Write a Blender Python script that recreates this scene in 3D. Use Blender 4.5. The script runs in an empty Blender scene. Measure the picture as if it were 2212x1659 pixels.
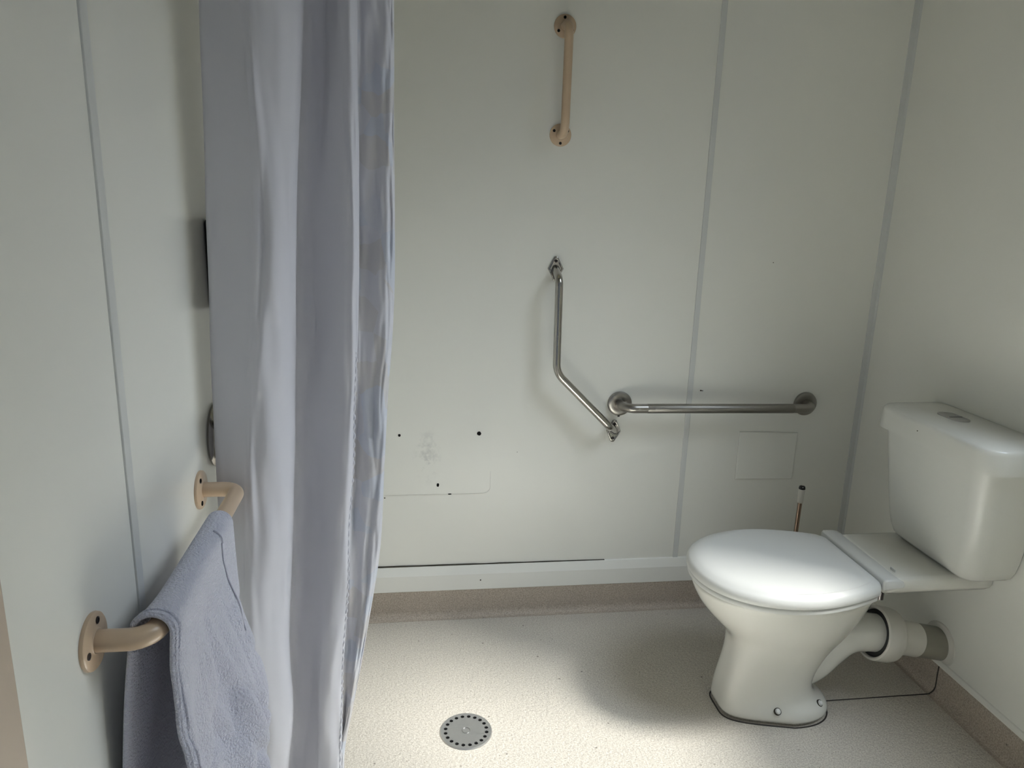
import bpy, bmesh, math, random
from mathutils import Vector, Matrix, noise
random.seed(7)
S = bpy.context.scene
COL = S.collection
PI = math.pi

# ------------------------------------------------------------------ camera
F_PX, PITCH, YAW, ROLL = 1604.17, 0.2437, 0.1408, 0.0307
cam_d = bpy.data.cameras.new('camera')
cam_d.sensor_fit = 'HORIZONTAL'
cam_d.sensor_width = 36.0
cam_d.lens = 36.0 * F_PX / 2212.0
cam_d.clip_start = 0.02
cam = bpy.data.objects.new('camera', cam_d)
COL.objects.link(cam)
fw = Vector((math.sin(YAW)*math.cos(PITCH), math.cos(YAW)*math.cos(PITCH), -math.sin(PITCH)))
r0 = Vector((math.cos(YAW), -math.sin(YAW), 0))
u0 = r0.cross(fw)
rt = r0*math.cos(ROLL) + u0*math.sin(ROLL)
up = -r0*math.sin(ROLL) + u0*math.cos(ROLL)
CAMZ = 1.394
cam.matrix_world = Matrix(((rt.x, up.x, -fw.x, 0), (rt.y, up.y, -fw.y, 0), (rt.z, up.z, -fw.z, CAMZ), (0, 0, 0, 1)))
S.camera = cam

# ------------------------------------------------------------------ view, world, light
vs = S.view_settings
vs.view_transform = 'Standard'
vs.look = 'None'
vs.gamma = 1.0
vs.use_curve_mapping = False
vs.exposure = 0.12

W = bpy.data.worlds.new('world')
S.world = W
W.use_nodes = True
bg = W.node_tree.nodes['Background']
bg.inputs[0].default_value = (0.72, 0.84, 1.0, 1)
bg.inputs[1].default_value = 0.2

# room numbers (metres): x to the right, y into the room, z up
XL, XR, YB, YF, ZC = -0.359, 1.551, 2.30, 0.52, 2.92
WIN = (0.66, 1.43, 1.12, 2.86)          # y0, y1, z0, z1 of the window in the right wall, out of the frame

sun_d = bpy.data.lights.new('sun', 'SUN')
sun_d.energy = 4.3
sun_d.angle = math.radians(11)
sun_d.color = (1.0, 0.975, 0.92)
sun = bpy.data.objects.new('sun', sun_d)
COL.objects.link(sun)
sd = Vector((-0.66, 0.27, -1.0))
sun.rotation_euler = sd.to_track_quat('-Z', 'Y').to_euler()
sun.location = (3.2, 0.4, 3.6)

sky_d = bpy.data.lights.new('window_daylight', 'AREA')
sky_d.shape = 'RECTANGLE'
sky_d.size = 0.72
sky_d.size_y = 0.9
sky_d.energy = 6.0
sky_d.color = (0.78, 0.88, 1.0)
sky_d.spread = math.radians(72)
skyl = bpy.data.objects.new('window_daylight', sky_d)
COL.objects.link(skyl)
skyl.location = (XR + 0.02, 0.5*(WIN[0]+WIN[1]), 2.30)
skyl.rotation_euler = Vector((-0.68, 0.22, -1.05)).to_track_quat('-Z', 'Y').to_euler()

bounce_d = bpy.data.lights.new('added_bounce_fill', 'AREA')               # added unseen lamp: brightens the near floor so its bounce lifts the lower walls
bounce_d.shape = 'SQUARE'
bounce_d.size = 0.35
bounce_d.energy = 140.0
bounce_d.spread = math.radians(16)
bounce_d.color = (0.90, 0.96, 1.0)
bouncel = bpy.data.objects.new('added_bounce_fill', bounce_d)
COL.objects.link(bouncel)
bouncel.location = (0.40, 0.93, ZC-0.01)

# ------------------------------------------------------------------ materials
def M(name, col, rough=0.5, metal=0.0, spec=0.5, coat=0.0):
    m = bpy.data.materials.new(name)
    m.use_nodes = True
    b = m.node_tree.nodes['Principled BSDF']
    b.inputs['Base Color'].default_value = (*col, 1)
    b.inputs['Roughness'].default_value = rough
    b.inputs['Metallic'].default_value = metal
    b.inputs['Specular IOR Level'].default_value = spec
    b.inputs['Coat Weight'].default_value = coat
    b.inputs['Coat Roughness'].default_value = 0.06
    return m

def nd(m, typ, **kw):
    n = m.node_tree.nodes.new(typ)
    for k, v in kw.items():
        if k in n.inputs.keys(): n.inputs[k].default_value = v
        else: setattr(n, k, v)
    return n

def lk(m, a, b): m.node_tree.links.new(a, b)
def bsdf(m): return m.node_tree.nodes['Principled BSDF']

def bump_noise(m, scale, strength, dist=0.002, detail=2.0, typ='ShaderNodeTexNoise'):
    tc = nd(m, 'ShaderNodeTexCoord')
    n = nd(m, typ, Scale=scale)
    if typ == 'ShaderNodeTexNoise': n.inputs['Detail'].default_value = detail
    lk(m, tc.outputs['Object'], n.inputs['Vector'])
    b = nd(m, 'ShaderNodeBump', Strength=strength, Distance=dist)
    lk(m, n.outputs[0], b.inputs['Height'])
    lk(m, b.outputs[0], bsdf(m).inputs['Normal'])
    return n, b, tc

def mix_col(m, fac, a, b):
    n = nd(m, 'ShaderNodeMix')
    n.data_type = 'RGBA'
    lk(m, fac, n.inputs[0])
    for sock, v in ((n.inputs[6], a), (n.inputs[7], b)):
        if isinstance(v, tuple): sock.default_value = (*v, 1)
        else: lk(m, v, sock)
    return n.outputs[2]

def ramp(m, src, p0, p1, c0=(0, 0, 0), c1=(1, 1, 1)):
    n = nd(m, 'ShaderNodeValToRGB')
    e = n.color_ramp.elements
    e[0].position, e[1].position = p0, p1
    e[0].color, e[1].color = (*c0, 1), (*c1, 1)
    lk(m, src, n.inputs[0])
    return n.outputs[0]

WALLC = (0.87, 0.865, 0.80)
m_wall = M('white wall panel', WALLC, 0.24, spec=0.5)
_n, _b, _t = bump_noise(m_wall, 2.2, 0.15, 0.004, 1.5)
_c = nd(m_wall, 'ShaderNodeTexNoise', Scale=1.6, Detail=4.0)
lk(m_wall, _t.outputs['Object'], _c.inputs['Vector'])
lk(m_wall, mix_col(m_wall, ramp(m_wall, _c.outputs[0], 0.35, 0.7), WALLC, (0.85, 0.847, 0.785)), bsdf(m_wall).inputs['Base Color'])

m_strip = M('pale grey joint strip', (0.66, 0.67, 0.65), 0.4)
m_trim = M('white plastic trim', (0.85, 0.845, 0.79), 0.35)
m_ceil = M('white ceiling', (0.80, 0.76, 0.60), 0.8)
m_jamb = M('beige painted jamb', (0.43, 0.36, 0.29), 0.45)
m_dark = M('black hole', (0.004, 0.004, 0.004), 0.9, spec=0.1)
m_gap = M('dark grime', (0.05, 0.045, 0.035), 0.8, spec=0.1)
m_faint = M('faint pencil grey', (0.70, 0.69, 0.64), 0.6)

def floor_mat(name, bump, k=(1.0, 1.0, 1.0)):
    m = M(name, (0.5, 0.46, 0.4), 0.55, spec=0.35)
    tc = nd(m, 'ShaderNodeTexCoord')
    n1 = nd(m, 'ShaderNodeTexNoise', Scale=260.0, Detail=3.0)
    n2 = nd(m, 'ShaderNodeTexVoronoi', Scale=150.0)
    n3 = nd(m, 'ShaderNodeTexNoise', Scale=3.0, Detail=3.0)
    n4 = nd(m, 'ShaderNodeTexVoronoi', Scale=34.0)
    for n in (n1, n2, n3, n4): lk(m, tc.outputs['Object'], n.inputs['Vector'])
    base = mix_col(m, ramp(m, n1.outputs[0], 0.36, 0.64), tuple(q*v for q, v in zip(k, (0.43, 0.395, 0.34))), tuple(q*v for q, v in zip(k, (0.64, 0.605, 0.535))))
    spk = ramp(m, n2.outputs['Distance'], 0.10, 0.2)
    sel = nd(m, 'ShaderNodeSeparateColor')
    lk(m, n2.outputs['Color'], sel.inputs[0])
    keep = ramp(m, sel.outputs[0], 0.80, 0.82)                      # only some cells carry a dark fleck
    f = nd(m, 'ShaderNodeMath', operation='MULTIPLY')
    inv = nd(m, 'ShaderNodeMath', operation='SUBTRACT')
    inv.inputs[0].default_value = 1.0
    lk(m, spk, inv.inputs[1])
    lk(m, inv.outputs[0], f.inputs[0]); lk(m, keep, f.inputs[1])
    c2 = mix_col(m, f.outputs[0], base, (0.16, 0.125, 0.1))
    sel2 = nd(m, 'ShaderNodeSeparateColor')
    lk(m, n4.outputs['Color'], sel2.inputs[0])
    k4 = ramp(m, sel2.outputs[1], 0.86, 0.88)
    s4 = ramp(m, n4.outputs['Distance'], 0.07, 0.13, (1, 1, 1), (0, 0, 0))
    f4 = nd(m, 'ShaderNodeMath', operation='MULTIPLY')
    lk(m, k4, f4.inputs[0]); lk(m, s4, f4.inputs[1])
    c3 = mix_col(m, f4.outputs[0], c2, (0.07, 0.05, 0.04))
    c4 = mix_col(m, ramp(m, n3.outputs[0], 0.3, 0.75), c3, c2)
    lk(m, c4, bsdf(m).inputs['Base Color'])
    v = nd(m, 'ShaderNodeTexVoronoi', Scale=125.0, feature='SMOOTH_F1')
    lk(m, tc.outputs['Object'], v.inputs['Vector'])
    b = nd(m, 'ShaderNodeBump', Strength=bump, Distance=0.0022)
    lk(m, v.outputs['Distance'], b.inputs['Height'])
    lk(m, b.outputs[0], bsdf(m).inputs['Normal'])
    return m
m_floor = floor_mat('dimpled beige safety vinyl', 0.9)
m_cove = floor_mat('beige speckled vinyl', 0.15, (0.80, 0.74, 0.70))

m_cer = M('white glazed ceramic', (0.72, 0.715, 0.66), 0.12, spec=0.5, coat=0.5)
m_cist = M('white plastic cistern', (0.70, 0.70, 0.65), 0.22, spec=0.5)
m_lid = M('white plastic seat', (0.60, 0.605, 0.58), 0.36, spec=0.5)
m_steel = M('brushed stainless steel', (0.33, 0.315, 0.29), 0.3, 1.0)
m_grip = M('satin stainless grip', (0.27, 0.26, 0.24), 0.42, 1.0)
m_chrome = M('polished chrome', (0.40, 0.385, 0.36), 0.14, 1.0)
m_btn = M('satin chrome button', (0.45, 0.45, 0.45), 0.3, 1.0)
m_drain = M('dull steel drain', (0.60, 0.60, 0.60), 0.42, 1.0)
_n, _b, _t = bump_noise(m_drain, 60, 0.1, 0.0005)
m_beige = M('beige coated tube', (0.52, 0.395, 0.275), 0.3, spec=0.4)
m_pvcw = M('white pvc', (0.68, 0.66, 0.60), 0.35)
m_pvcg = M('grey pvc', (0.22, 0.21, 0.17), 0.4)
m_rub = M('black rubber seal', (0.008, 0.008, 0.008), 0.6, spec=0.2)
m_cap = M('white screw cap', (0.82, 0.82, 0.8), 0.3)
m_black = M('gloss black casing', (0.008, 0.008, 0.009), 0.25)
m_rod = M('bronzed steel rod', (0.30, 0.22, 0.17), 0.25, 1.0)
m_screw = M('dark screw head', (0.05, 0.045, 0.045), 0.35, 0.8)
m_sil = M('grimy sealant line', (0.03, 0.025, 0.02), 0.6)

def fabric(name, col, transl=0.25):
    m = M(name, col, 0.7, spec=0.25)
    b = bsdf(m)
    b.inputs['Sheen Weight'].default_value = 0.15
    tr = nd(m, 'ShaderNodeBsdfTranslucent')
    tr.inputs['Color'].default_value = (*col, 1)
    mx = nd(m, 'ShaderNodeMixShader')
    mx.inputs[0].default_value = transl
    out = m.node_tree.nodes['Material Output']
    lk(m, b.outputs[0], mx.inputs[1]); lk(m, tr.outputs[0], mx.inputs[2])
    lk(m, mx.outputs[0], out.inputs['Surface'])
    return m
m_curt = fabric('white curtain fabric', (0.76, 0.755, 0.80), 0.22)
bump_noise(m_curt, 22, 0.12, 0.004, 3)
m_curt2 = fabric('white curtain fabric with pale print', (0.75, 0.745, 0.785), 0.22)
_v = nd(m_curt2, 'ShaderNodeTexVoronoi', Scale=21.0)
_tc = nd(m_curt2, 'ShaderNodeTexCoord')
lk(m_curt2, _tc.outputs['Object'], _v.inputs['Vector'])
_s = nd(m_curt2, 'ShaderNodeSeparateColor')
lk(m_curt2, _v.outputs['Color'], _s.inputs[0])
_c1 = mix_col(m_curt2, ramp(m_curt2, _s.outputs[0], 0.66, 0.68), (0.75, 0.745, 0.785), (0.69, 0.715, 0.785))
_c2 = mix_col(m_curt2, ramp(m_curt2, _s.outputs[1], 0.66, 0.70), _c1, (0.70, 0.68, 0.68))
lk(m_curt2, _c2, bsdf(m_curt2).inputs['Base Color'])
bump_noise(m_curt2, 26, 0.3, 0.005, 3)
m_towel = M('lavender grey terry', (0.64, 0.645, 0.745), 0.95, spec=0.1)
bsdf(m_towel).inputs['Sheen Weight'].default_value = 0.4
bump_noise(m_towel, 300, 1.0, 0.007, 3)

# ------------------------------------------------------------------ mesh helpers
def obj(name, bm, mat, parent=None, smooth=True, bevel=0.0, sharp=40, subsurf=0):
    me = bpy.data.meshes.new(name)
    bmesh.ops.recalc_face_normals(bm, faces=bm.faces[:])
    bm.to_mesh(me); bm.free()
    mats = mat if isinstance(mat, (list, tuple)) else [mat]
    for x in mats: me.materials.append(x)
    if smooth:
        for p in me.polygons: p.use_smooth = True
        me.set_sharp_from_angle(angle=math.radians(sharp))
    o = bpy.data.objects.new(name, me)
    COL.objects.link(o)
    if parent is not None:
        o.parent = parent
        o.matrix_parent_inverse = Matrix.Translation(parent.location).inverted()
    if bevel:
        b = o.modifiers.new('bevel', 'BEVEL'); b.width = bevel; b.segments = 2
        b.limit_method = 'ANGLE'; b.angle_limit = math.radians(50)
    if subsurf:
        s = o.modifiers.new('sub', 'SUBSURF'); s.levels = subsurf; s.render_levels = subsurf
    return o

def tag(o, label, cat, group=None):
    o['label'] = label; o['category'] = cat
    if group: o['group'] = group
    return o

def struct(name, bm, mat, parent=None, label=None, **kw):
    o = obj(name, bm, mat, parent, **kw)
    o['kind'] = 'structure'
    if label: o['label'] = label
    return o

def thing(name, label, cat, loc, group=None):
    e = bpy.data.objects.new(name, None)
    e.empty_display_size = 0.05
    e.location = loc
    COL.objects.link(e)
    return tag(e, label, cat, group)

def box(bm, x0, x1, y0, y1, z0, z1):
    v = [bm.verts.new(p) for p in ((x0,y0,z0),(x1,y0,z0),(x1,y1,z0),(x0,y1,z0),(x0,y0,z1),(x1,y0,z1),(x1,y1,z1),(x0,y1,z1))]
    for f in ((3,2,1,0),(4,5,6,7),(0,1,5,4),(1,2,6,5),(2,3,7,6),(3,0,4,7)): bm.faces.new([v[i] for i in f])
    return bm

def B(*a): return box(bmesh.new(), *a)

def loft(bm, rings, cap0=True, cap1=True, closed=True):
    vr = [[bm.verts.new(p) for p in r] for r in rings]
    n = len(rings[0])
    for a, b in zip(vr[:-1], vr[1:]):
        for i in range(n if closed else n-1):
            j = (i+1) % n
            bm.faces.new((a[i], a[j], b[j], b[i]))
    if cap0: bm.faces.new(list(reversed(vr[0])))
    if cap1: bm.faces.new(vr[-1])
    return vr

def catmull(pts, n):
    out = []
    P = [Vector(p) for p in pts]
    P = [2*P[0]-P[1]] + P + [2*P[-1]-P[-2]]
    for i in range(1, len(P)-2):
        for k in range(n):
            t = k/n
            a, b, c, d = P[i-1], P[i], P[i+1], P[i+2]
            out.append(0.5*((2*b)+(c-a)*t+(2*a-5*b+4*c-d)*t*t+(3*b-a-3*c+d)*t**3))
    out.append(P[-2])
    return out

def round_path(pts, rad, n=8):
    """polyline with its inner corners rounded by arcs"""
    P = [Vector(p) for p in pts]
    out = [P[0]]
    for i in range(1, len(P)-1):
        a, b, c = P[i-1], P[i], P[i+1]
        d1, d2 = (a-b).normalized(), (c-b).normalized()
        ang = d1.angle(d2)
        r = rad[i-1] if isinstance(rad, (list, tuple)) else rad
        t = r/math.tan(ang/2)
        ctr = b + (d1+d2).normalized()*(r/math.sin(ang/2))
        p1, p2 = b+d1*t, b+d2*t
        u, w = p1-ctr, p2-ctr
        tot = u.angle(w)
        ax = u.cross(w).normalized()
        for k in range(n+1): out.append(ctr + Matrix.Rotation(tot*k/n, 3, ax) @ u)
    out.append(P[-1])
    return out

def tube(bm, path, rad, seg=20, cap=True):
    P = [Vector(p) for p in path]
    R = rad if isinstance(rad, (list, tuple)) else [rad]*len(P)
    t0 = (P[1]-P[0]).normalized()
    nrm = t0.orthogonal().normalized()
    rings = []
    for i, p in enumerate(P):
        t = (P[min(i+1, len(P)-1)]-P[max(i-1, 0)]).normalized()
        nrm = (nrm - t*nrm.dot(t)).normalized()
        bn = t.cross(nrm)
        rings.append([p + (nrm*math.cos(2*PI*k/seg)+bn*math.sin(2*PI*k/seg))*R[i] for k in range(seg)])
    loft(bm, rings, cap, cap)
    return bm

def lathe(bm, prof, origin, axis, seg=40):
    """prof: list of (radius, distance along axis)"""
    o, ax = Vector(origin), Vector(axis).normalized()
    u = ax.orthogonal().normalized(); v = ax.cross(u)
    rings = []
    for r, h in prof:
        r = max(r, 1e-5)
        rings.append([o+ax*h+(u*math.cos(2*PI*k/seg)+v*math.sin(2*PI*k/seg))*r for k in range(seg)])
    loft(bm, rings)
    bmesh.ops.remove_doubles(bm, verts=bm.verts[:], dist=2e-5)
    return bm

def lerp_keys(keys, z):
    """keys: list of (z, v) rising in z; smooth interpolation"""
    if z <= keys[0][0]: return keys[0][1]
    for (z0, v0), (z1, v1) in zip(keys[:-1], keys[1:]):
        if z <= z1:
            t = (z-z0)/(z1-z0)
            return v0+(v1-v0)*t
    return keys[-1][1]

# ------------------------------------------------------------------ the room
struct('floor', B(XL-0.9, XR+0.12, -0.9, YB+0.12, -0.1, 0.0), m_floor, label='beige speckled dimpled vinyl floor', smooth=False)
struct('ceiling', B(XL-0.9, XR+0.12, -0.9, YB+0.12, ZC, ZC+0.1), m_ceil, smooth=False)
wall_back = struct('wall_back', B(XL-0.12, XR+0.12, YB, YB+0.12, 0.0, ZC), m_wall, label='white panelled back wall', smooth=False)
wall_left = struct('wall_left', B(XL-0.12, XL, 0.647, YB, 0.0, ZC), m_wall, label='white panelled left wall', smooth=False)
bm = bmesh.new()
y0, y1, z0, z1 = WIN
for a in ((YF, y0, 0, ZC), (y1, YB, 0, ZC), (y0, y1, 0, z0), (y0, y1, z1, ZC)):
    box(bm, XR, XR+0.1, a[0], a[1], a[2], a[3])
bmesh.ops.remove_doubles(bm, verts=bm.verts[:], dist=1e-5)
struct('wall_right', bm, m_wall, label='white right wall behind the toilet', smooth=False)
bm = bmesh.new()
box(bm, 0.72, XR, YF-0.1, YF, 0, ZC)
box(bm, XL-0.12, 0.72, YF-0.1, YF, 2.1, ZC)
box(bm, XR, XR+0.1, -0.9, YF, 0, ZC)
box(bm, XL-0.9, XL-0.1, YF-0.0, 0.647, 0, ZC)
struct('wall_front', bm, m_wall, smooth=False)
struct('trim_1', B(XL-0.1, XL+0.002, 0.50, 0.647, 0.0, 2.1), m_jamb, label='beige door jamb at the left edge', smooth=False, bevel=0.003)

bm = bmesh.new()
y0, y1, z0, z1 = WIN
for a in ((y0, y0+0.025, z0, z1), (y1-0.025, y1, z0, z1), (y0+0.025, y1-0.025, z0, z0+0.025), (y0+0.025, y1-0.025, z1-0.025, z1)):
    box(bm, XR+0.05, XR+0.1, *a)
struct('window_1', bm, m_trim, label='white window frame in the right wall', smooth=False)

# panel joint strips
struct('trim_2', B(XL-0.002, XL+0.003, 0.943, 0.964, 0.0, ZC), m_strip, label='joint strip on the left wall', bevel=0.001, smooth=False)
struct('trim_3', B(0.918, 0.936, YB-0.003, YB+0.002, 0.18, ZC), m_strip, label='joint strip on the back wall', bevel=0.001, smooth=False)
bm = bmesh.new()
loft(bm, [[(XR-0.019, YB+0.002, z), (XR-0.019, YB-0.003, z), (XR-0.004, YB-0.006, z), (XR-0.001, YB-0.014, z), (XR+0.002, YB-0.014, z), (XR+0.002, YB+0.002, z)] for z in (0.098, ZC)])
struct('trim_4', bm, m_strip, label='corner strip between the back and right walls', smooth=False)

# skirting board on the back wall: sloping top lip, flat face
bm = bmesh.new()
sec = [(YB+0.002, 0.1845), (YB-0.004, 0.1845), (YB-0.017, 0.155), (YB-0.018, 0.098), (YB+0.002, 0.098)]
loft(bm, [[(x, y, z) for y, z in sec] for x in (XL, XR)])
skirt = struct('baseboard_back', bm, m_trim, label='white skirting above the vinyl upstand', bevel=0.002, smooth=False)
bm = bmesh.new()
n = 60
top, bot = [], []
for i in range(n+1):
    x = -0.25 + 0.92*i/n
    h = 0.0042*(1-i/n)**0.8*(0.8+0.5*noise.noise((x*14, 1, 2))) + 0.0003
    top.append((x, YB-0.0048, 0.1846+h)); bot.append((x, YB-0.0048, 0.1843))
vt = [bm.verts.new(p) for p in top]; vb = [bm.verts.new(p) for p in bot]
for i in range(n): bm.faces.new((vb[i], vb[i+1], vt[i+1], vt[i]))
g = bmesh.ops.extrude_face_region(bm, geom=bm.faces[:])
bmesh.ops.translate(bm, verts=[v for v in g['geom'] if isinstance(v, bmesh.types.BMVert)], vec=(0, 0.006, 0))
o = obj('gap', bm, m_gap, skirt); o['label'] = 'dark open gap along the skirting top'

# coved vinyl upstands
def cove(name, pts, label):
    """pts: function s -> (outward normal dir, point on wall line) as a straight run"""
    a, b, nrm = Vector(pts[0]), Vector(pts[1]), Vector(pts[2])
    R, H, T = 0.020, 0.098, 0.004
    prof = [(0.0, H), (T, H), (T, R+0.006)]
    for k in range(1, 8):
        an = k/8*PI/2
        prof.append((T+R-R*math.cos(an), R+0.006-(R+0.006)*math.sin(an)))
    prof += [(T+R+0.004, 0.0008), (T+R+0.004, -0.002), (0.0, -0.002)]
    bm = bmesh.new()
    loft(bm, [[p+nrm*d+Vector((0, 0, z)) for d, z in prof] for p in (a, b)])
    return struct(name, bm, m_cove, label=label, sharp=60)
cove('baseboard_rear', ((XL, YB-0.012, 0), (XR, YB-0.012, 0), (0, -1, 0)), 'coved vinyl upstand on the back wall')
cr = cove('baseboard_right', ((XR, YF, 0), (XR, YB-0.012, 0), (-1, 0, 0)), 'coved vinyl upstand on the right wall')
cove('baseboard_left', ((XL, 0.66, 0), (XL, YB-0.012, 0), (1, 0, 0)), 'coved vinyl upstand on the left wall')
bm = bmesh.new()
loft(bm, [[(XR-0.0085, y, 0.096), (XR-0.0085, y, 0.102), (XR-0.004, y, 0.110), (XR, y, 0.112), (XR, y, 0.096)] for y in (YF, YB-0.012)])
struct('trim_5', bm, m_trim, label='capping strip over the right vinyl upstand', smooth=False)

# mouldy weld seam in the vinyl beside the toilet
bm = bmesh.new()
SY = 1.7375
path = [(1.06, SY-0.002, 0.0005), (1.2, SY-0.001, 0.0005), (1.40, SY, 0.0005), (1.518, SY, 0.0008), (1.5305, SY, 0.0030), (1.540, SY, 0.0100), (1.5455, SY, 0.020), (1.5466, SY, 0.032), (1.5466, SY+0.001, 0.06), (1.5466, SY+0.001, 0.0975)]
tube(bm, catmull(path, 4), 0.0018, 8)
o = struct('trim_6', bm, m_sil, label='dark weld seam in the vinyl behind the toilet foot')

# marks on the back wall: old screw holes, slot and filled patch
def blob(name, x, z, r, ry=None, mat=m_dark, y=YB-0.0019, parent=wall_back, label=None, jag=0.15, n=18):
    bm = bmesh.new(); ry = ry or r
    ring = []
    for k in range(n):
        a = 2*PI*k/n; q = 1+jag*noise.noise((math.cos(a)*1.3+x*50, math.sin(a)*1.3, z*50))
        ring.append((x+r*q*math.cos(a), y, z+ry*q*math.sin(a)))
    loft(bm, [[(p[0], YB+0.004, p[2]) for p in ring], ring])
    o = obj(name, bm, mat, parent)
    if label: o['label'] = label
    return o
blob('screw_hole', -0.034, 0.648, 0.0045, label='left black screw hole')
blob('screw_hole', 0.223, 0.651, 0.0068, label='right black screw hole, the largest')
blob('screw_hole', 0.090, 0.475, 0.0042, 0.0062, label='lower black screw hole', y=YB-0.0016)
blob('slot', 0.129, 0.4422, 0.0062, 0.0019, jag=0.05, label='short dark slot under the lower hole', y=YB-0.0026)
blob('chip', 0.965, 0.792, 0.0035, 0.0018, mat=m_gap, jag=0.5, label='tiny chip above the steel rail')
blob('chip', 0.971, 0.791, 0.0014, mat=m_gap, jag=0.3)
blob('chip', 0.35, 0.585, 0.001, mat=m_gap)
blob('chip', 1.17, 1.22, 0.0013, mat=m_gap)
blob('chip', -0.083, 0.4335, 0.0022, 0.0016, mat=m_gap, jag=0.3)
o = blob('chip', 0.236, 0.133, 0.0022, mat=m_gap, y=YB-0.0186, parent=skirt)
m_patch = M('filled wall patch', (0.86, 0.856, 0.793), 0.26)
tc = nd(m_patch, 'ShaderNodeTexCoord'); mp = nd(m_patch, 'ShaderNodeMapping')
lk(m_patch, tc.outputs['Object'], mp.inputs['Vector'])
nz = nd(m_patch, 'ShaderNodeTexNoise', Scale=38.0, Detail=5.0, Roughness=0.65)
lk(m_patch, mp.outputs[0], nz.inputs['Vector'])
dv = nd(m_patch, 'ShaderNodeVectorMath', operation='DISTANCE')
mp2 = nd(m_patch, 'ShaderNodeMapping'); mp2.inputs['Rotation'].default_value = (0, math.radians(-35), 0); mp2.inputs['Scale'].default_value = (1.7, 0.0, 0.8)
cx = nd(m_patch, 'ShaderNodeVectorMath', operation='SUBTRACT'); cx.inputs[1].default_value = (0.055, 0, 0.575)
lk(m_patch, tc.outputs['Object'], cx.inputs[0]); lk(m_patch, cx.outputs[0], mp2.inputs['Vector']); lk(m_patch, mp2.outputs[0], dv.inputs[0])
dv.inputs[1].default_value = (0, 0, 0)
near = ramp(m_patch, dv.outputs['Value'], 0.015, 0.085, (1, 1, 1), (0, 0, 0))
ml = nd(m_patch, 'ShaderNodeMath', operation='MULTIPLY')
lk(m_patch, near, ml.inputs[0]); lk(m_patch, ramp(m_patch, nz.outputs[0], 0.46, 0.62), ml.inputs[1])
lk(m_patch, mix_col(m_patch, ml.outputs[0], (0.86, 0.856, 0.793), (0.66, 0.66, 0.62)), bsdf(m_patch).inputs['Base Color'])
bm = bmesh.new()
xs0, xs1, zs0, zs1, rr = -0.33, 0.263, 0.4425, 0.82, 0.022
ring = [(xs0, zs1), (xs0, zs0)]
for k in range(9):
    a = -PI/2+PI/2*k/8; ring.append((xs1-rr+rr*math.cos(a), zs0+rr+rr*math.sin(a)))
ring += [(xs1, zs1)]
front = [(x, YB-0.0003-0.0011*min(1, (zs1-z)/0.22), z) for x, z in ring]
loft(bm, [[(x, YB+0.003, z) for x, z in ring], front])
o = obj('filled_patch', bm, m_patch, wall_back, smooth=False); o['label'] = 'faint smudged patch with a rounded lower right corner'

pts = [(-0.083+0.01*k, YB-0.0016, 0.4427+0.0006*noise.noise((k*0.7, 0, 0))) for k in range(33)]
pts += [(x, YB-0.0016+0.0005*min(1, (z-0.4425)/0.1), z) for x, z in ring[3:11]] + [(xs1, YB-0.0009, 0.52)]
bm = bmesh.new(); tube(bm, pts, 0.0006, 6)
o = obj('patch_edge', bm, m_faint, wall_back)

# blanking plate on the back wall
bm = bmesh.new()
c = [(1.117, 0.646), (1.329, 0.640), (1.328, 0.470), (1.118, 0.474)]
def inset(c, d):
    mx = sum(p[0] for p in c)/4; mz = sum(p[1] for p in c)/4
    return [(p[0]+(d if p[0] < mx else -d), p[1]+(d if p[1] < mz else -d)) for p in c]
loft(bm, [[(x, YB+0.001, z) for x, z in c], [(x, YB-0.0046, z) for x, z in c], [(x, YB-0.006, z) for x, z in inset(c, 0.003)]])
tag(obj('blanking_plate', bm, m_wall, None, smooth=False), 'square white blanking plate on the back wall under the horizontal steel rail', 'wall plate')

# ------------------------------------------------------------------ grab rails
def flange_screws(root, ctr, nrm, rad, angs, mat=m_screw, r=0.0042, h=0.0064):
    nrm = Vector(nrm); c = Vector(ctr)
    e1 = Vector((0, 0, 1)); e2 = nrm.cross(e1)
    for a in angs:
        p = c + (e1*math.cos(a)+e2*math.sin(a))*rad
        bm = bmesh.new()
        lathe(bm, [(0.0, h+0.0002), (r*0.55, h+0.0002), (r*0.6, h+0.0012), (r, h+0.0008), (r, 0.002), (0, 0.002)], p, nrm, 16)
        obj('screw', bm, mat, root)

def disc_flange(root, ctr, nrm, R, mat, h=0.006, name='flange', hub=0.0):
    bm = bmesh.new()
    prof = [(0, -0.001), (R*0.97, -0.001), (R, 0.0015), (R*0.985, h*0.75), (R*0.93, h)]
    if hub: prof += [(hub*1.25, h*1.02), (hub*1.12, h+0.0015)]
    prof += [(0, h+0.0015 if hub else h)]
    lathe(bm, prof, ctr, nrm, 44)
    return obj(name, bm, mat, root)

# beige upright rail on the back wall
t = thing('grab_rail', 'short upright beige grab rail high on the back wall', 'grab rail', (0.449, YB, 1.734), 'grab rails')
zt, zb = 1.8845, 1.5845
disc_flange(t, (0.449, YB, zt), (0, -1, 0), 0.0330, m_beige, hub=0.0125)
disc_flange(t, (0.449, YB, zb), (0, -1, 0), 0.0330, m_beige, hub=0.0125)
SO = 0.066
bm = bmesh.new()
tube(bm, round_path([(0.449, YB-0.004, zt), (0.449, YB-SO, zt), (0.449, YB-SO, zb), (0.449, YB-0.004, zb)], 0.036, 10), 0.0128, 24)
obj('tube', bm, m_beige, t)
flange_screws(t, (0.449, YB, zt), (0, -1, 0), 0.0235, [math.radians(a) for a in (5, 125, 245)], m_dark)
flange_screws(t, (0.449, YB, zb), (0, -1, 0), 0.0235, [math.radians(a) for a in (60, 180, 300)], m_dark)

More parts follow.
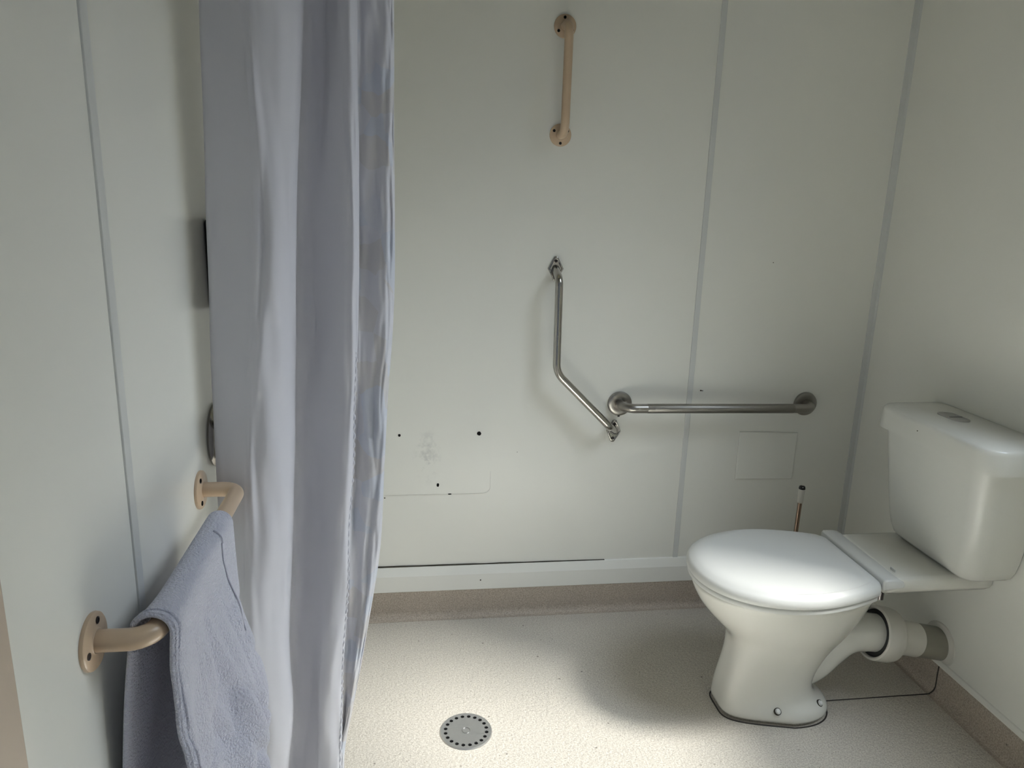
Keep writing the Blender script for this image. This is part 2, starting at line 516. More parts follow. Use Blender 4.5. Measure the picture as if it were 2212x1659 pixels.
# beige towel rail on the left wall
RZ, RY0, RY1, RX = 0.894, 0.801, 1.253, -0.2935
t = thing('grab_rail', 'beige grab rail on the left wall with the towel over it', 'grab rail', (XL, 1.027, RZ), 'grab rails')
for y in (RY0, RY1): disc_flange(t, (XL, y, RZ), (1, 0, 0), 0.0335, m_beige, hub=0.0125)
bm = bmesh.new()
tube(bm, round_path([(XL+0.004, RY0, RZ), (RX, RY0, RZ), (RX, RY1, RZ), (XL+0.004, RY1, RZ)], 0.027, 10), 0.0128, 24)
obj('tube', bm, m_beige, t)
flange_screws(t, (XL, RY0, RZ), (1, 0, 0), 0.0235, [math.radians(a) for a in (-18, 102, 222)], m_screw)
flange_screws(t, (XL, RY1, RZ), (1, 0, 0), 0.0235, [math.radians(a) for a in (30, 150, 270)], m_dark)

# angled steel rail
A0, A1 = (0.452, 1.188), (0.672, 0.655)
t = thing('grab_rail', 'angled polished steel grab rail with a bend in its middle, on the back wall', 'grab rail', (A0[0], YB, 0.92), 'grab rails')
def lozenge(root, cx, cz, tilt, h=0.037, w=0.0235):
    pts = []
    for (px, pz, r) in ((0, h-0.010, 0.011), (-w+0.005, 0, 0.006), (0, -h+0.010, 0.011), (w-0.005, 0, 0.006)):
        pts.append((px, pz, r))
    outline = []
    for i, (px, pz, r) in enumerate(pts):
        base = math.atan2(pz, px)
        for k in range(9):
            a = base + (k/8-0.5)*(1.25 if i % 2 == 0 else 1.7)
            outline.append((px+r*math.cos(a), pz+r*math.sin(a)))
    ct, st = math.cos(tilt), math.sin(tilt)
    def ringat(sc, y): return [(cx+(x*ct-z*st)*sc, y, cz+(x*st+z*ct)*sc) for x, z in outline]
    bm = bmesh.new()
    loft(bm, [ringat(1, YB+0.001), ringat(1, YB-0.0045), ringat(0.93, YB-0.0065), ringat(0.80, YB-0.0066), ringat(0.72, YB-0.0048)])
    obj('mounting_plate', bm, m_chrome, root)
    for s in (1, -1):
        p = (cx-s*(h-0.013)*st, YB-0.003, cz+s*(h-0.013)*ct)
        bm = bmesh.new()
        lathe(bm, [(0, 0.0022), (0.003, 0.0022), (0.0045, 0.0038), (0.005, 0), (0, 0)], p, (0, -1, 0), 14)
        obj('screw', bm, m_screw, root)
lozenge(t, A0[0], A0[1], 0.0)
lozenge(t, A1[0], A1[1], -0.06)
YA = YB-0.062
bm = bmesh.new()
path = round_path([(A0[0], YB-0.003, A0[1]), (0.4535, YA, A0[1]-0.028), (0.4575, YA, 0.868), (0.640, YA, 0.688), (A1[0]+0.003, YB-0.003, A1[1])], [0.035, 0.075, 0.028], 12)
tube(bm, path, 0.0123, 24)
obj('tube', bm, m_chrome, t)

# horizontal steel rail
H0, H1 = (0.687, 0.7493), (1.342, 0.7440)
t = thing('grab_rail', 'long horizontal brushed steel grab rail on the back wall above the toilet', 'grab rail', (1.015, YB, 0.7465), 'grab rails')
YH = YB-0.064
for x, z in (H0, H1):
    bm = bmesh.new()
    lathe(bm, [(0, -0.001), (0.0405, -0.001), (0.0410, 0.004), (0.0395, 0.0085), (0.035, 0.0105), (0.021, 0.0115), (0.0185, 0.0105), (0, 0.0105)], (x, YB, z), (0, -1, 0), 48)
    obj('flange_cover', bm, m_steel, t)
bm = bmesh.new()
tube(bm, round_path([(H0[0], YB-0.006, H0[1]), (H0[0], YH, H0[1]), (H1[0], YH, H1[1]), (H1[0], YB-0.006, H1[1])], 0.036, 12), 0.0152, 28)
obj('tube', bm, m_steel, t)
bm = bmesh.new()
fx = lambda k: (H0[0]+(H1[0]-H0[0])*k, YH, H0[1]+(H1[1]-H0[1])*k)
tube(bm, [fx(0.115), fx(0.116), fx(0.884), fx(0.885)], [0.0153, 0.0156, 0.0156, 0.0153], 28)
o = obj('grip', bm, m_grip, t); o['label'] = 'duller middle length of the tube'
bm = bmesh.new()
lathe(bm, [(0, 0), (0.004, 0), (0.0035, 0.004), (0, 0.0045)], (H0[0]-0.002, YB-0.007, H0[1]-0.0405), (0.05, -0.2, -1), 10)
obj('locking_screw', bm, m_screw, t)

# ------------------------------------------------------------------ floor drain
DX, DY, DR = 0.1465, 1.7105, 0.0705
t = thing('floor_drain', 'round steel shower drain with a ring of holes in the floor', 'drain', (DX, DY, 0))
bm = bmesh.new()
def circ(bm, cx, cy, r, n, z):
    vs_ = [bm.verts.new((cx+r*math.cos(2*PI*k/n), cy+r*math.sin(2*PI*k/n), z)) for k in range(n)]
    return [bm.edges.new((vs_[k], vs_[(k+1) % n])) for k in range(n)]
ed = circ(bm, DX, DY, DR-0.002, 72, 0.0042)
for k in range(20):
    a = 2*PI*(k+0.35)/20
    ed += circ(bm, DX+0.0555*math.cos(a), DY+0.0555*math.sin(a), 0.0051, 14, 0.0036)
bmesh.ops.triangle_fill(bm, edges=ed, use_beauty=True)
bound = [e for e in bm.edges if e.is_boundary]
g = bmesh.ops.extrude_edge_only(bm, edges=bound)
nv = [v for v in g['geom'] if isinstance(v, bmesh.types.BMVert)]
for v in nv:
    d = Vector((v.co.x-DX, v.co.y-DY)); v.co.z = 0.0012
    if d.length > 0.065: v.co.x, v.co.y, v.co.z = DX+d.x/d.length*DR, DY+d.y/d.length*DR, 0.0005
obj('grate', bm, m_drain, t, sharp=25)
bm = bmesh.new(); lathe(bm, [(0, 0.0003), (DR-0.004, 0.0003), (DR-0.004, 0.0011), (0, 0.0011)], (DX, DY, 0), (0, 0, 1), 48)
o = obj('well', bm, m_dark, t); o['label'] = 'black hollow under the grate'
bm = bmesh.new()
tube(bm, [(DX+0.0105*math.cos(2*PI*k/32), DY+0.0105*math.sin(2*PI*k/32), 0.0041) for k in range(33)], 0.0009, 8, False)
obj('raised_ring', bm, m_btn, t)

# ------------------------------------------------------------------ toilet
TY = 1.752
t = thing('toilet', 'white close-coupled toilet with its lid down, against the right wall', 'toilet', (1.03, TY, 0))
# pan: sections through z: front x, back x, half width, superellipse power front / back
def sec_ring(xf, xb, b, z, pw=2.3, n=72, yc=TY, cx=None, tp=0.0, pf=None):
    cx = (xf+xb)/2 if cx is None else cx
    out = []
    for k in range(n):
        a = 2*PI*k/n
        c, s = math.cos(a), math.sin(a)
        p = pw if c >= 0 else (pf or pw)
        r = (abs(c)**p+abs(s)**p)**(-1/p)
        f = max(0.0, -c*r)
        out.append((cx+(xb-cx if c >= 0 else cx-xf)*r*c, yc+b*r*s*(1-tp*f), z))
    return out
PAN = [  # z, xf, xb, b, cx, pow, taper to the front, front pow
    (0.000, 0.866, 1.186, 0.1160, 1.05, 2.5, 0.38, 5.0), (0.018, 0.866, 1.188, 0.1170, 1.05, 2.5, 0.38, 5.0), (0.034, 0.867, 1.184, 0.1135, 1.05, 2.5, 0.38, 5.0),
    (0.044, 0.868, 1.170, 0.1060, 1.04, 2.5, 0.34, 5.0), (0.054, 0.869, 1.150, 0.0970, 1.03, 2.6, 0.28, 5.0), (0.075, 0.872, 1.135, 0.0905, 1.02, 2.6, 0.24, 5.0),
    (0.110, 0.879, 1.135, 0.0890, 1.02, 2.6, 0.22, 4.6), (0.150, 0.888, 1.150, 0.0920, 1.03, 2.6, 0.20, 4.2), (0.190, 0.893, 1.172, 0.0990, 1.04, 2.5, 0.18, 3.8),
    (0.222, 0.890, 1.192, 0.1110, 1.05, 2.4, 0.15, 3.2), (0.246, 0.878, 1.207, 0.1240, 1.06, 2.3, 0.11, 2.7), (0.272, 0.852, 1.222, 0.1385, 1.06, 2.2, 0.06, 2.3),
    (0.305, 0.818, 1.238, 0.1540, 1.06, 2.15, 0.02, 2.15), (0.340, 0.791, 1.255, 0.1670, 1.06, 2.1, 0.0, 2.1), (0.372, 0.774, 1.272, 0.1750, 1.05, 2.1, 0.0, 2.1),
    (0.392, 0.768, 1.285, 0.1780, 1.05, 2.1, 0.0, 2.1), (0.401, 0.772, 1.288, 0.1760, 1.05, 2.1, 0.0, 2.1)]
bm = bmesh.new()
rings = [sec_ring(xf, xb, b, z, pw, cx=cx, tp=tp, pf=pf) for z, xf, xb, b, cx, pw, tp, pf in PAN]
loft(bm, rings)
obj('pan', bm, m_cer, t, subsurf=1, sharp=70)
# trap leg rising to the horizontal outlet
bm = bmesh.new()
path = catmull([(1.055, TY, 0.085), (1.10, TY, 0.095), (1.148, TY, 0.120), (1.190, TY, 0.165), (1.225, TY, 0.198), (1.262, TY+0.002, 0.2115), (1.305, TY+0.004, 0.2095), (1.352, TY+0.005, 0.202)], 6)
tube(bm, path, [0.047]*8+[0.047+0.0075*min(1, k/22) for k in range(len(path)-8)], 32)
obj('trap', bm, m_cer, t, sharp=60)
# foot caps
for (x, sy, z, ang) in ((1.002, -1, 0.046, 0), (1.139, -1, 0.046, 0.55)):
    bm = bmesh.new()
    b_at = 0.1015
    y = TY - b_at*(1 if ang == 0 else 0.78)
    nrm = Vector((0.45 if ang else 0.0, -0.75, 0.75)).normalized()
    lathe(bm, [(0, -0.006), (0.0100, -0.006), (0.0098, 0.0004), (0.0086, 0.0012)], (x, y, z), nrm, 24)
    o = obj('cap_recess', bm, m_gap, t)
    bm = bmesh.new()
    lathe(bm, [(0, -0.006), (0.0078, -0.006), (0.0080, 0.001), (0.0070, 0.003), (0.0068, 0.0015), (0.0062, 0.0015), (0.0055, 0.0055), (0.003, 0.0072), (0, 0.0076)], (x, y, z), nrm, 24)
    o = obj('bolt_cap', bm, m_cap, t)
# grimy sealant round the foot
bm = bmesh.new()
rg = [Vector((p[0], p[1], 0.0008)) for p in sec_ring(0.8658, 1.188, 0.1168, 0, 2.5, cx=1.05, tp=0.38, pf=5.0)]
tube(bm, rg+[rg[0]], 0.0021, 8, False)
o = obj('sealant', bm, m_sil, t); o['label'] = 'dark grimy line round the foot'
# rear ledge that carries the cistern
LY0, LY1 = 1.614, 1.892
def rrect(x0, x1, y0, y1, r, z, n=7, rw=None):
    out = []
    rw = r if rw is None else rw                                    # rw: radius of the two corners on the x1 side
    for cx, cy, a0, q in ((x1-rw, y1-rw, 0, rw), (x0+r, y1-r, PI/2, r), (x0+r, y0+r, PI, r), (x1-rw, y0+rw, 1.5*PI, rw)):
        for k in range(n):
            a = a0+PI/2*k/(n-1); out.append((cx+q*math.cos(a), cy+q*math.sin(a), z))
    return out
bm = bmesh.new()
RW = 0.003
loft(bm, [rrect(1.245, XR-0.002, LY0+0.022, LY1-0.022, 0.02, 0.402, rw=RW), rrect(1.245, XR-0.002, LY0+0.006, LY1-0.006, 0.02, 0.416, rw=RW), rrect(1.262, XR-0.002, LY0, LY1, 0.012, 0.4265, rw=RW),
          rrect(1.264, XR-0.002, LY0, LY1, 0.012, 0.448, rw=RW), rrect(1.267, XR-0.002, LY0+0.003, LY1-0.003, 0.012, 0.4545, rw=RW), rrect(1.275, XR-0.003, LY0+0.012, LY1-0.012, 0.01, 0.4572, rw=RW)])
obj('ledge', bm, m_cer, t, sharp=50)
# seat and lid
def lid_ring(z, inset=0.0, n=96, tip=0.755, hx=1.222, hb=0.150, bmax=0.2085, cx=1.005, yc=TY-0.004):
    out = []
    f = []
    m = n//2
    for k in range(m+1):                                            # front half as an ellipse from the far to the near side
        a = PI/2+PI*k/m
        e = 2.15
        c, s = math.cos(a), math.sin(a)
        r = (abs(c)**e+abs(s)**e)**(-1/e)
        f.append((cx+(cx-tip-inset)*r*c, (bmax-inset)*r*s))
    rear = []
    q = 14
    xe = hx-inset*0.5
    for k in range(1, q+1):
        u = k/q
        x = cx+(xe-cx)*u
        w = (bmax-inset) - (bmax-hb)*u**1.75
        if k == q: w -= 0.012*1.0
        rear.append((x, w))
    pts = [(x, -w) for x, w in rear]                                # near side going back
    pts = f + pts + [(x, w) for x, w in reversed(rear)]
    return [(x, yc+y, z) for x, y in pts]
bm = bmesh.new()
loft(bm, [lid_ring(0.404, 0.010), lid_ring(0.407, 0.005), lid_ring(0.416, 0.004), lid_ring(0.4205, 0.008)])
obj('seat', bm, m_lid, t, sharp=50)
bm = bmesh.new()
L = [lid_ring(0.4225, 0.006), lid_ring(0.4235, 0.001), lid_ring(0.4275, 0.0), lid_ring(0.435, 0.0), lid_ring(0.4425, 0.0025), lid_ring(0.449, 0.008), lid_ring(0.4535, 0.018)]
for sc, z in ((0.93, 0.4572), (0.82, 0.4600), (0.66, 0.4622), (0.45, 0.4638), (0.22, 0.4646)):
    L.append([(1.01+(x-1.01)*sc, TY-0.004+(y-TY+0.004)*sc, z) for x, y, _ in lid_ring(z, 0.006)])
loft(bm, L)
lid = obj('lid', bm, m_lid, t, sharp=50)
# hinge bar
bm = bmesh.new()
prof = [(1.2225, 0.430), (1.2225, 0.4535), (1.228, 0.4585), (1.256, 0.4585), (1.272, 0.4555), (1.283, 0.449), (1.286, 0.440), (1.284, 0.433)]
ys = [(1.604, 0.80), (1.606, 0.94), (1.611, 1.0), (1.908, 1.0), (1.913, 0.94), (1.915, 0.80)]
loft(bm, [[(1.25+(x-1.25)*s, y, 0.441+(z-0.441)*s) for x, z in prof] for y, s in ys])
obj('hinge_bar', bm, m_lid, t, bevel=0.002, sharp=60)
for y in (1.650, 1.86):
    bm = bmesh.new(); tube(bm, [(1.252, y, 0.38), (1.252, y, 0.437)], 0.009, 16)
    obj('hinge_bolt', bm, m_screw, t)
bm = bmesh.new()
box(bm, 1.2815, 1.2835, 1.648, 1.668, 0.4565, 0.464)
obj('hinge_tab', bm, m_lid, t, smooth=False)
# cistern body, lid, button
BX = XR-0.003
bm = bmesh.new()
CB = [  # z, xf, y0, y1, r
    (0.459, 1.442, 1.590, 1.868, 0.030), (0.463, 1.430, 1.574, 1.880, 0.036), (0.474, 1.421, 1.560, 1.892, 0.042), (0.495, 1.414, 1.549, 1.902, 0.046),
    (0.53, 1.408, 1.541, 1.910, 0.048), (0.58, 1.401, 1.535, 1.916, 0.048), (0.65, 1.393, 1.528, 1.922, 0.048), (0.72, 1.385, 1.522, 1.929, 0.048), (0.792, 1.378, 1.516, 1.937, 0.048)]
loft(bm, [rrect(xf, BX, y0, y1, r, z, 9, 0.004) for z, xf, y0, y1, r in CB])
cist = obj('cistern', bm, m_cist, t, sharp=50)
bm = bmesh.new()
def cl(z, i, r=0.056): return rrect(1.361+i, BX, 1.495+i, 1.955-i, r, z, 11, 0.004)
loft(bm, [cl(0.786, 0.010), cl(0.7815, 0.004), cl(0.7825, 0.0005), cl(0.790, 0.0), cl(0.832, 0.002), cl(0.840, 0.0035), cl(0.8445, 0.0075, 0.054), cl(0.8475, 0.016, 0.047), cl(0.8502, 0.032, 0.036), cl(0.8522, 0.052, 0.024), cl(0.853, 0.07, 0.014)])
clid = obj('cistern_lid', bm, m_cist, t, sharp=50)
bm = bmesh.new()
loft(bm, [rrect(1.444, 1.493, 1.716, 1.812, 0.023, 0.850), rrect(1.444, 1.493, 1.716, 1.812, 0.023, 0.855), rrect(1.4465, 1.4905, 1.7185, 1.8095, 0.021, 0.8562)])
btn = obj('flush_button', bm, m_btn, t)
bm = bmesh.new(); box(bm, 1.4495, 1.4875, 1.7545, 1.7568, 0.8555, 0.8567)
obj('button_split', bm, m_dark, btn, smooth=False)
bm = bmesh.new(); lathe(bm, [(0, -0.001), (0.0016, -0.001), (0.0012, 0.0006), (0, 0.0008)], (1.3613, 1.7565, 0.818), (-1, 0, 0), 10)
obj('lid_screw', bm, m_gap, t)
bm = bmesh.new(); lathe(bm, [(0, 0), (0.012, 0), (0.012, -0.012), (0.005, -0.03), (0, -0.031)], (1.33, 1.70, 0.404), (0, 0, 1), 14)
bm2 = bm; obj('cistern_bolt', bm, m_pvcw, t)

# waste pipe: connector, sleeve, soil pipe
t2 = thing('waste_connector', 'white and grey waste pipe running from the toilet into the right wall', 'pipe', (1.45, TY+0.005, 0.10))
a, b = Vector((1.325, TY+0.005, 0.2065)), Vector((XR, TY+0.006, 0.1555))
ax = (b-a).normalized(); Ln = (b-a).length
bm = bmesh.new()
lathe(bm, [(0.0675, 0.03), (0.0680, 0.004), (0.0705, 0.000), (0.0740, -0.001), (0.0775, 0.002), (0.0785, 0.012), (0.0785, 0.044), (0.0765, 0.047), (0.0765, 0.052), (0.075, 0.058), (0.066, 0.066), (0.054, 0.070), (0.050, 0.074), (0.0500, Ln-0.088), (0.0485, Ln-0.087), (0.0485, 0.074), (0.0675, 0.06)], a, ax, 56)
obj('collar', bm, m_pvcw, t2, sharp=35)
bm = bmesh.new()
lathe(bm, [(0.0520, 0.006), (0.0560, 0.005), (0.0615, 0.008), (0.0678, 0.008), (0.0678, 0.022), (0.0520, 0.030)], a, ax, 48)
obj('rubber_seal', bm, m_rub, t2, sharp=35)
bm = bmesh.new()
lathe(bm, [(0, Ln-0.11), (0.0482, Ln-0.11), (0.0482, Ln+0.01), (0, Ln+0.01)], a, ax, 48)
obj('soil_pipe', bm, m_pvcg, t2, sharp=35)
bm = bmesh.new()
lathe(bm, [(0.048, 0.0), (0.066, 0.0), (0.064, 0.0035), (0.0525, 0.006), (0.0485, 0.009)], (XR, b.y, b.z), (-1, 0, 0), 40)
for v in bm.verts:
    if v.co.z < 0.113: v.co.z = 0.113
obj('wall_collar', bm, m_pvcw, t2, sharp=35)

# toilet brush behind the pan
t = thing('toilet_brush', 'toilet brush standing in the corner behind the toilet, only its handle showing', 'toilet brush', (1.281, 2.15, 0))
bm = bmesh.new()
lathe(bm, [(0, 0.001), (0.050, 0.001), (0.052, 0.01), (0.047, 0.13), (0.044, 0.13), (0.044, 0.02), (0, 0.02)], (1.281, 2.15, 0), (0, 0, 1), 32)
obj('holder', bm, m_pvcw, t)
bm = bmesh.new(); lathe(bm, [(0, 0.03), (0.030, 0.035), (0.034, 0.07), (0.028, 0.115), (0.008, 0.125), (0, 0.125)], (1.281, 2.15, 0), (0, 0, 1), 24)
obj('bristles', bm, m_lid, t)
bm = bmesh.new(); tube(bm, [(1.280, 2.15, 0.11), (1.284, 2.15, 0.446)], 0.0072, 16)
obj('handle', bm, m_rod, t)
bm = bmesh.new(); tube(bm, [(1.2839, 2.15, 0.444), (1.2840, 2.15, 0.446), (1.2847, 2.15, 0.493)], [0.0085, 0.0098, 0.0104], 18)
o = obj('grip', bm, m_pvcw, t); o['label'] = 'white upper end of the handle'
bm = bmesh.new(); lathe(bm, [(0.0104, 0), (0.0108, 0.002), (0.0095, 0.009), (0.006, 0.0115), (0, 0.012)], (1.2847, 2.15, 0.4925), (0, 0, 1), 18)
o = obj('end_cap', bm, m_black, t)

# ------------------------------------------------------------------ shower fittings behind the curtain, on the left wall
t = thing('shower_unit', 'black shower unit on the left wall, half hidden by the curtain', 'shower unit', (XL, 1.47, 1.26))
bm = bmesh.new(); box(bm, XL, XL+0.075, 1.392, 1.575, 1.185, 1.345)
obj('casing', bm, m_black, t, bevel=0.008)
bm = bmesh.new(); lathe(bm, [(0, 0), (0.026, 0), (0.024, 0.018), (0, 0.02)], (XL+0.075, 1.48, 1.25), (1, 0, 0), 24)
obj('dial', bm, m_black, t)
t = thing('shower_mixer', 'chrome shower mixer peeping out beside the curtain edge on the left wall', 'shower mixer', (XL, 1.376, 0.955))
bm = bmesh.new(); lathe(bm, [(0, -0.001), (0.058, -0.001), (0.060, 0.004), (0.055, 0.010), (0.038, 0.014), (0.034, 0.03), (0.030, 0.045), (0.018, 0.052), (0, 0.053)], (XL, 1.376, 0.955), (1, 0, 0), 40)
obj('wall_plate', bm, m_chrome, t)
bm = bmesh.new(); tube(bm, catmull([(XL+0.042, 1.376, 0.962), (XL+0.05, 1.352, 0.985), (XL+0.05, 1.335, 1.005), (XL+0.052, 1.33, 1.018)], 5), [0.013]*5+[0.011]*6+[0.008]*5, 16)
obj('lever', bm, m_chrome, t)

# ------------------------------------------------------------------ curtain
KL = [(0.0, -0.353), (0.5, -0.352), (0.88, -0.350), (1.086, -0.346), (1.371, -0.336), (1.682, -0.325), (2.4, -0.318)]
KS = [(0.0, -0.33), (0.25, -0.322), (0.45, -0.318), (0.7, -0.305), (0.88, -0.292), (1.05, -0.277), (1.2, -0.258), (1.32, -0.248), (1.45, -0.243), (1.7, -0.250), (2.4, -0.262)]
KA = [(0.0, -0.262), (0.25, -0.250), (0.37, -0.231), (0.55, -0.235), (0.8, -0.218), (1.05, -0.204), (1.2, -0.197), (1.4, -0.187), (1.6, -0.170), (1.7, -0.164), (2.4, -0.150)]
KB = [(0.0, -0.158), (0.24, -0.145), (0.43, -0.137), (0.62, -0.123), (0.82, -0.110), (1.09, -0.094), (1.33, -0.086), (1.7, -0.083), (2.4, -0.080)]
KR = [(0.0, -0.150), (0.24, -0.138), (0.36, -0.115), (0.57, -0.079), (0.72, -0.057), (1.0, -0.043), (1.17, -0.030), (1.35, -0.024), (1.7, -0.024), (2.4, -0.020)]
def smooth_key(K, z, w=0.06):
    return (lerp_keys(K, z-w)+2*lerp_keys(K, z-w/2)+2*lerp_keys(K, z)+2*lerp_keys(K, z+w/2)+lerp_keys(K, z+w))/8
def curtain_section(z):
    L_, S_, A_, B_, R_ = (smooth_key(K, z) for K in (KL, KS, KA, KB, KR))
    R_ = max(R_, B_+0.008)
    w1 = 0.010*noise.noise((z*3.1, 4.2, 0))
    w2 = 0.010*noise.noise((z*3.7, 9.1, 0))
    wb = 0.014+0.020*max(0.0, min(1.0, (1.05-z)/0.6))
    P = [(L_, 1.302), (L_+0.004, 1.292), (L_+0.30*(S_-L_), 1.285+w1*0.3), (L_+0.70*(S_-L_), 1.271+w2*0.3), (S_-0.004, 1.262), (S_+0.16*(A_-S_), 1.261+w2*0.3),
         (S_+0.52*(A_-S_), 1.270+w2*0.6), (A_-0.012, 1.294), (A_-0.001, 1.328), (A_-0.002, 1.352), (A_+0.010, 1.372), (A_+0.032, 1.370+w1*0.4), (A_+0.52*(B_-A_), 1.352+w1*0.7), (B_-0.010-wb, 1.326+w2*0.5), (B_-0.003-0.6*wb, 1.316),
         (B_-0.003, 1.327), (B_, 1.342), (B_-0.003, 1.356), (B_+0.006, 1.366), (B_+0.5*(R_-B_), 1.357+w2), (R_-0.012, 1.352+w1*0.5), (R_-0.002, 1.363), (R_, 1.380), (R_-0.006, 1.395), (R_-0.03, 1.402)]
    return [Vector((x*y/1.33, y, z)) for x, y in P]
NZ, PER = 190, 9
ZB_, ZT_ = 0.045, 2.385
rows = []
for i in range(NZ+1):
    z = ZB_+(ZT_-ZB_)*i/NZ
    pts = catmull(curtain_section(z), PER)
    out = []
    for j, p in enumerate(pts):
        sj = j/(PER)
        q = p.copy()
        amp = (0.0030 if sj < 3.5 else 0.0065) if sj < 13 else 0.0080
        d = noise.noise((sj*0.55+z*1.6, z*5.0-sj*0.35, 3.3)) + 0.6*noise.noise((sj*1.1-z*2.6, z*9.0+sj*0.7, 8.1))
        if 4.0 < sj < 8.5: d += 0.9*noise.noise((sj*0.9+z*5, z*3.2, 1.7))
        if sj > 16.5: d += 0.9*noise.noise((sj*1.3-z*7.0, z*8.0+sj*1.1, 4.4)) + 0.5*noise.noise((sj*2.6+z*9.0, z*21.0, 7.7))
        q.y += amp*d
        q.x += 0.35*amp*noise.noise((sj*0.8, z*6.5, 6.6))
        q.x = max(q.x, XL+0.004)
        out.append(q)
    rows.append(out)
bm = bmesh.new()
vr = [[bm.verts.new(p) for p in r] for r in rows]
SPL = 17*PER
for i in range(NZ):
    for j in range(len(vr[0])-1):
        f = bm.faces.new((vr[i][j], vr[i][j+1], vr[i+1][j+1], vr[i+1][j]))
        f.material_index = 1 if j >= SPL else 0
curt = obj('shower_curtain', bm, [m_curt, m_curt2], None, sharp=180)
tag(curt, 'white fabric shower curtain bunched in folds at the left wall', 'shower curtain')
so = curt.modifiers.new('thick', 'SOLIDIFY'); so.thickness = 0.0008; so.offset = 0
bm = bmesh.new()
path, rads = [], []
for k in range(420):
    z = 0.05+k*(1.12-0.05)/419
    sct = curtain_section(z)
    p = catmull(sct, PER)[15*PER+2]
    i = (z-ZB_)/(ZT_-ZB_)*NZ
    r_ = rows[int(i)][15*PER+2]
    path.append(Vector((r_.x+0.0006+0.0010*math.sin(k*0.9), r_.y-0.0012, z))); rads.append(0.0017+0.0008*math.sin(k*0.9+1))
tube(bm, path, rads, 8)
o = obj('hem_seam', bm, m_curt, curt); o['label'] = 'puckered stitched hem'
bm = bmesh.new(); box(bm, XL, XR, 1.325, 1.349, 2.392, ZC)
struct('trim_7', bm, m_trim, label='curtain track under the ceiling', smooth=False)

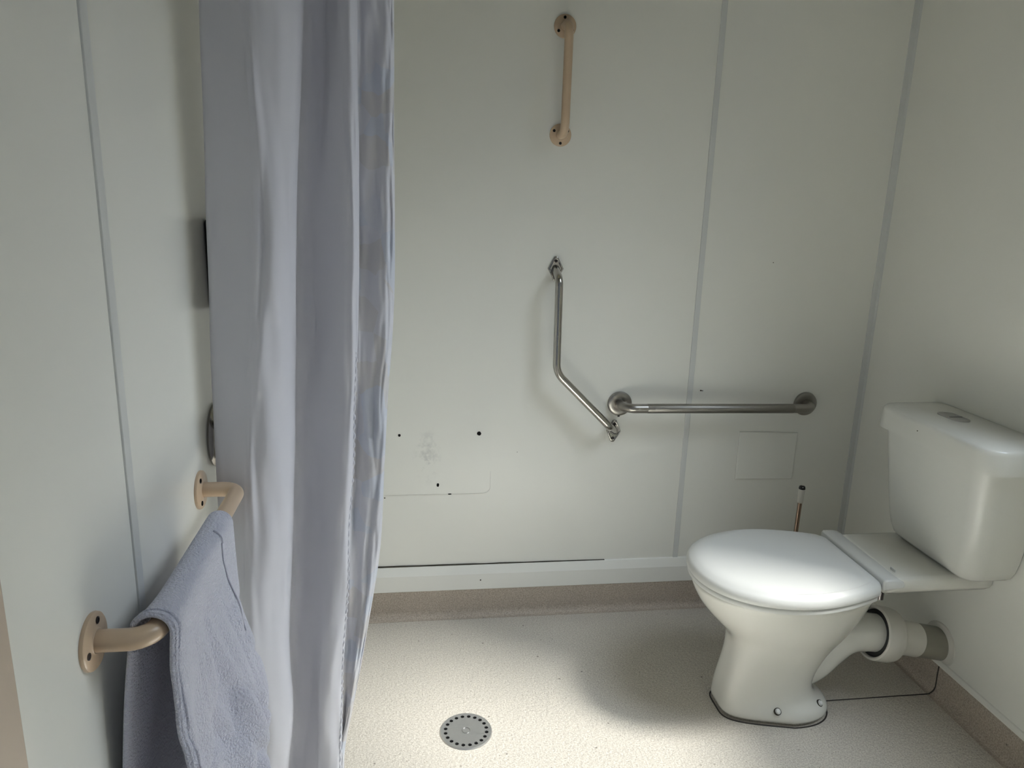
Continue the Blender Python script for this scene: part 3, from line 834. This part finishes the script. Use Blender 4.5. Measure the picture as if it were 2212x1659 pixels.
# ------------------------------------------------------------------ towel over the beige rail
TU, TV = 90, 160
TY0, TY1 = 0.812, 1.118
TR = 0.0128+0.0045
def towel_point(u, v):
    """u along the rail, v over it: -1 wall side hem, 0 on top of the rail, +1 room side hem"""
    y = TY0+(TY1-TY0)*u
    dyb = max(0.0, 0.027-(y-RY0))
    cx = RX-0.027+math.sqrt(max(0.0, 0.027**2-dyb**2))              # the tube's own bend at the near end
    tr = TR+0.005*math.exp(-(u/0.15)**2)
    arc = PI/2*tr
    Lb = 0.40+0.02*u
    Lf = 0.60-0.27*max(0.0, (u-0.3)/0.7)**1.5+0.012*math.sin(u*7)
    if v < 0:
        s = -v*(Lb+arc)
        if s < arc:
            a = s/tr; return Vector((cx-tr*math.sin(a), y, RZ+tr*math.cos(a)))
        h = s-arc
        k = min(1, h/0.22)
        x = cx-tr-0.033*k*(1-0.35*u)+0.006*k*math.sin(u*9+1)+0.003*noise.noise((u*4, h*6, 2))
        return Vector((max(x, XL+0.008), y-0.01*k*(0.5-u), RZ-h))
    s = v*(Lf+arc)
    if s < arc:
        a = s/tr; return Vector((cx+tr*math.sin(a), y, RZ+tr*math.cos(a)))
    h = s-arc
    k = min(1, h/0.30); k2 = k*k*(3-2*k)
    flare = 0.002+0.038*math.sin(min(1, u*1.05)*PI*0.60)
    x = cx+tr+flare*k2
    x -= 0.005*math.exp(-(u/0.10)**2)*min(1, h/0.05)*(1-0.5*k2)     # the near hem rolls under
    # soft upright folds that deepen downwards, and creases running off slantwise
    x += k2*(0.0105*math.sin(u*11.5+0.6+h*2.5)+0.0090*math.sin(u*23+h*7.0)+0.017*noise.noise((u*3.2+h*0.8, h*3.0, 5.5)))
    x += 0.0150*k*noise.noise((u*9.0-h*5.0, h*4.5+u*1.5, 2.2))
    cv = noise.noise((u*5.5-h*3.5, h*5.5+u, 9.3))
    x -= 0.013*k*max(0.0, 1-abs(cv)/0.11)
    for (u0, sl, wd, am) in ((0.44, 0.55, 0.026, 0.0100), (0.62, 0.28, 0.020, 0.0110), (0.30, 0.75, 0.026, 0.0075), (0.78, -0.5, 0.022, 0.0070)):
        d = u-(u0+sl*(h-0.06))
        x += am*math.exp(-(d/wd)**2)*max(0, min(1, (h-0.05)/0.06))*max(0, min(1, (0.44-h)/0.12))
    if u > 0.72:                                                    # the far edge turns in
        e = (u-0.72)/0.28
        x -= 0.012*e*e*k2
        if h > 0.25: x -= 0.10*e*((h-0.25)/0.2)**1.5
    # groove of the sewn hem near the far edge
    d = u-(0.76-0.03*k+0.05*math.sin(h*12)*k)
    x -= 0.0015*math.exp(-(d/0.018)**2)
    yy = y + 0.020*k2*(u-0.35)*(1 if u > 0.35 else 0.6) + 0.004*k*noise.noise((h*7, u*3, 1))
    return Vector((x, yy, RZ-h+0.004*k*math.sin(u*6)))
bm = bmesh.new()
vr = []
for i in range(TU+1):
    vr.append([bm.verts.new(towel_point(i/TU, -1+2*j/TV)) for j in range(TV+1)])
for i in range(TU):
    for j in range(TV):
        bm.faces.new((vr[i][j], vr[i+1][j], vr[i+1][j+1], vr[i][j+1]))
tow = obj('towel', bm, m_towel, None, sharp=180)
tag(tow, 'pale lavender grey towel hung over the beige rail on the left wall', 'towel')
so = tow.modifiers.new('thick', 'SOLIDIFY'); so.thickness = 0.006; so.offset = 0
sb = tow.modifiers.new('sub', 'SUBSURF'); sb.levels = 1; sb.render_levels = 1
bm = bmesh.new()
for uu in (0.012, 0.035):
    P = [towel_point(uu, -0.75+1.75*k/160) for k in range(161)]
    nrm = []
    out = []
    for k, p in enumerate(P):
        tt = P[min(k+1, 160)]-P[max(k-1, 0)]
        nn = Vector((tt.z, 0, -tt.x)).normalized()
        out.append(p+nn*(-0.0030 if uu > 0.02 else -0.0024))
    tube(bm, out, 0.0022, 8)
o = obj('hem', bm, m_towel, tow); o['label'] = 'stitched double hem along the near edge'
bm = bmesh.new()
out = []
for k in range(121):
    h = -0.02+0.17*k/120
    Lf1 = 0.60-0.27*((0.76-0.3)/0.7)**1.5+0.012*math.sin(5.3)
    kk = max(0, min(1, h/0.30))
    uu = 0.76-0.03*kk+0.05*math.sin(max(0, h)*12)*kk
    vv = (h+PI/2*TR)/(Lf1+PI/2*TR)
    p = towel_point(uu, vv); p2 = towel_point(uu, vv+0.01)
    tt = p2-p
    nn = Vector((-tt.z, 0, tt.x)).normalized()
    out.append(p+nn*0.0044)
tube(bm, out, 0.0009, 8)
m_seam = M('darker towel stitching', (0.38, 0.38, 0.45), 0.9, spec=0.1)
o = obj('seam', bm, m_seam, tow); o['label'] = 'dark stitched seam near the far edge'
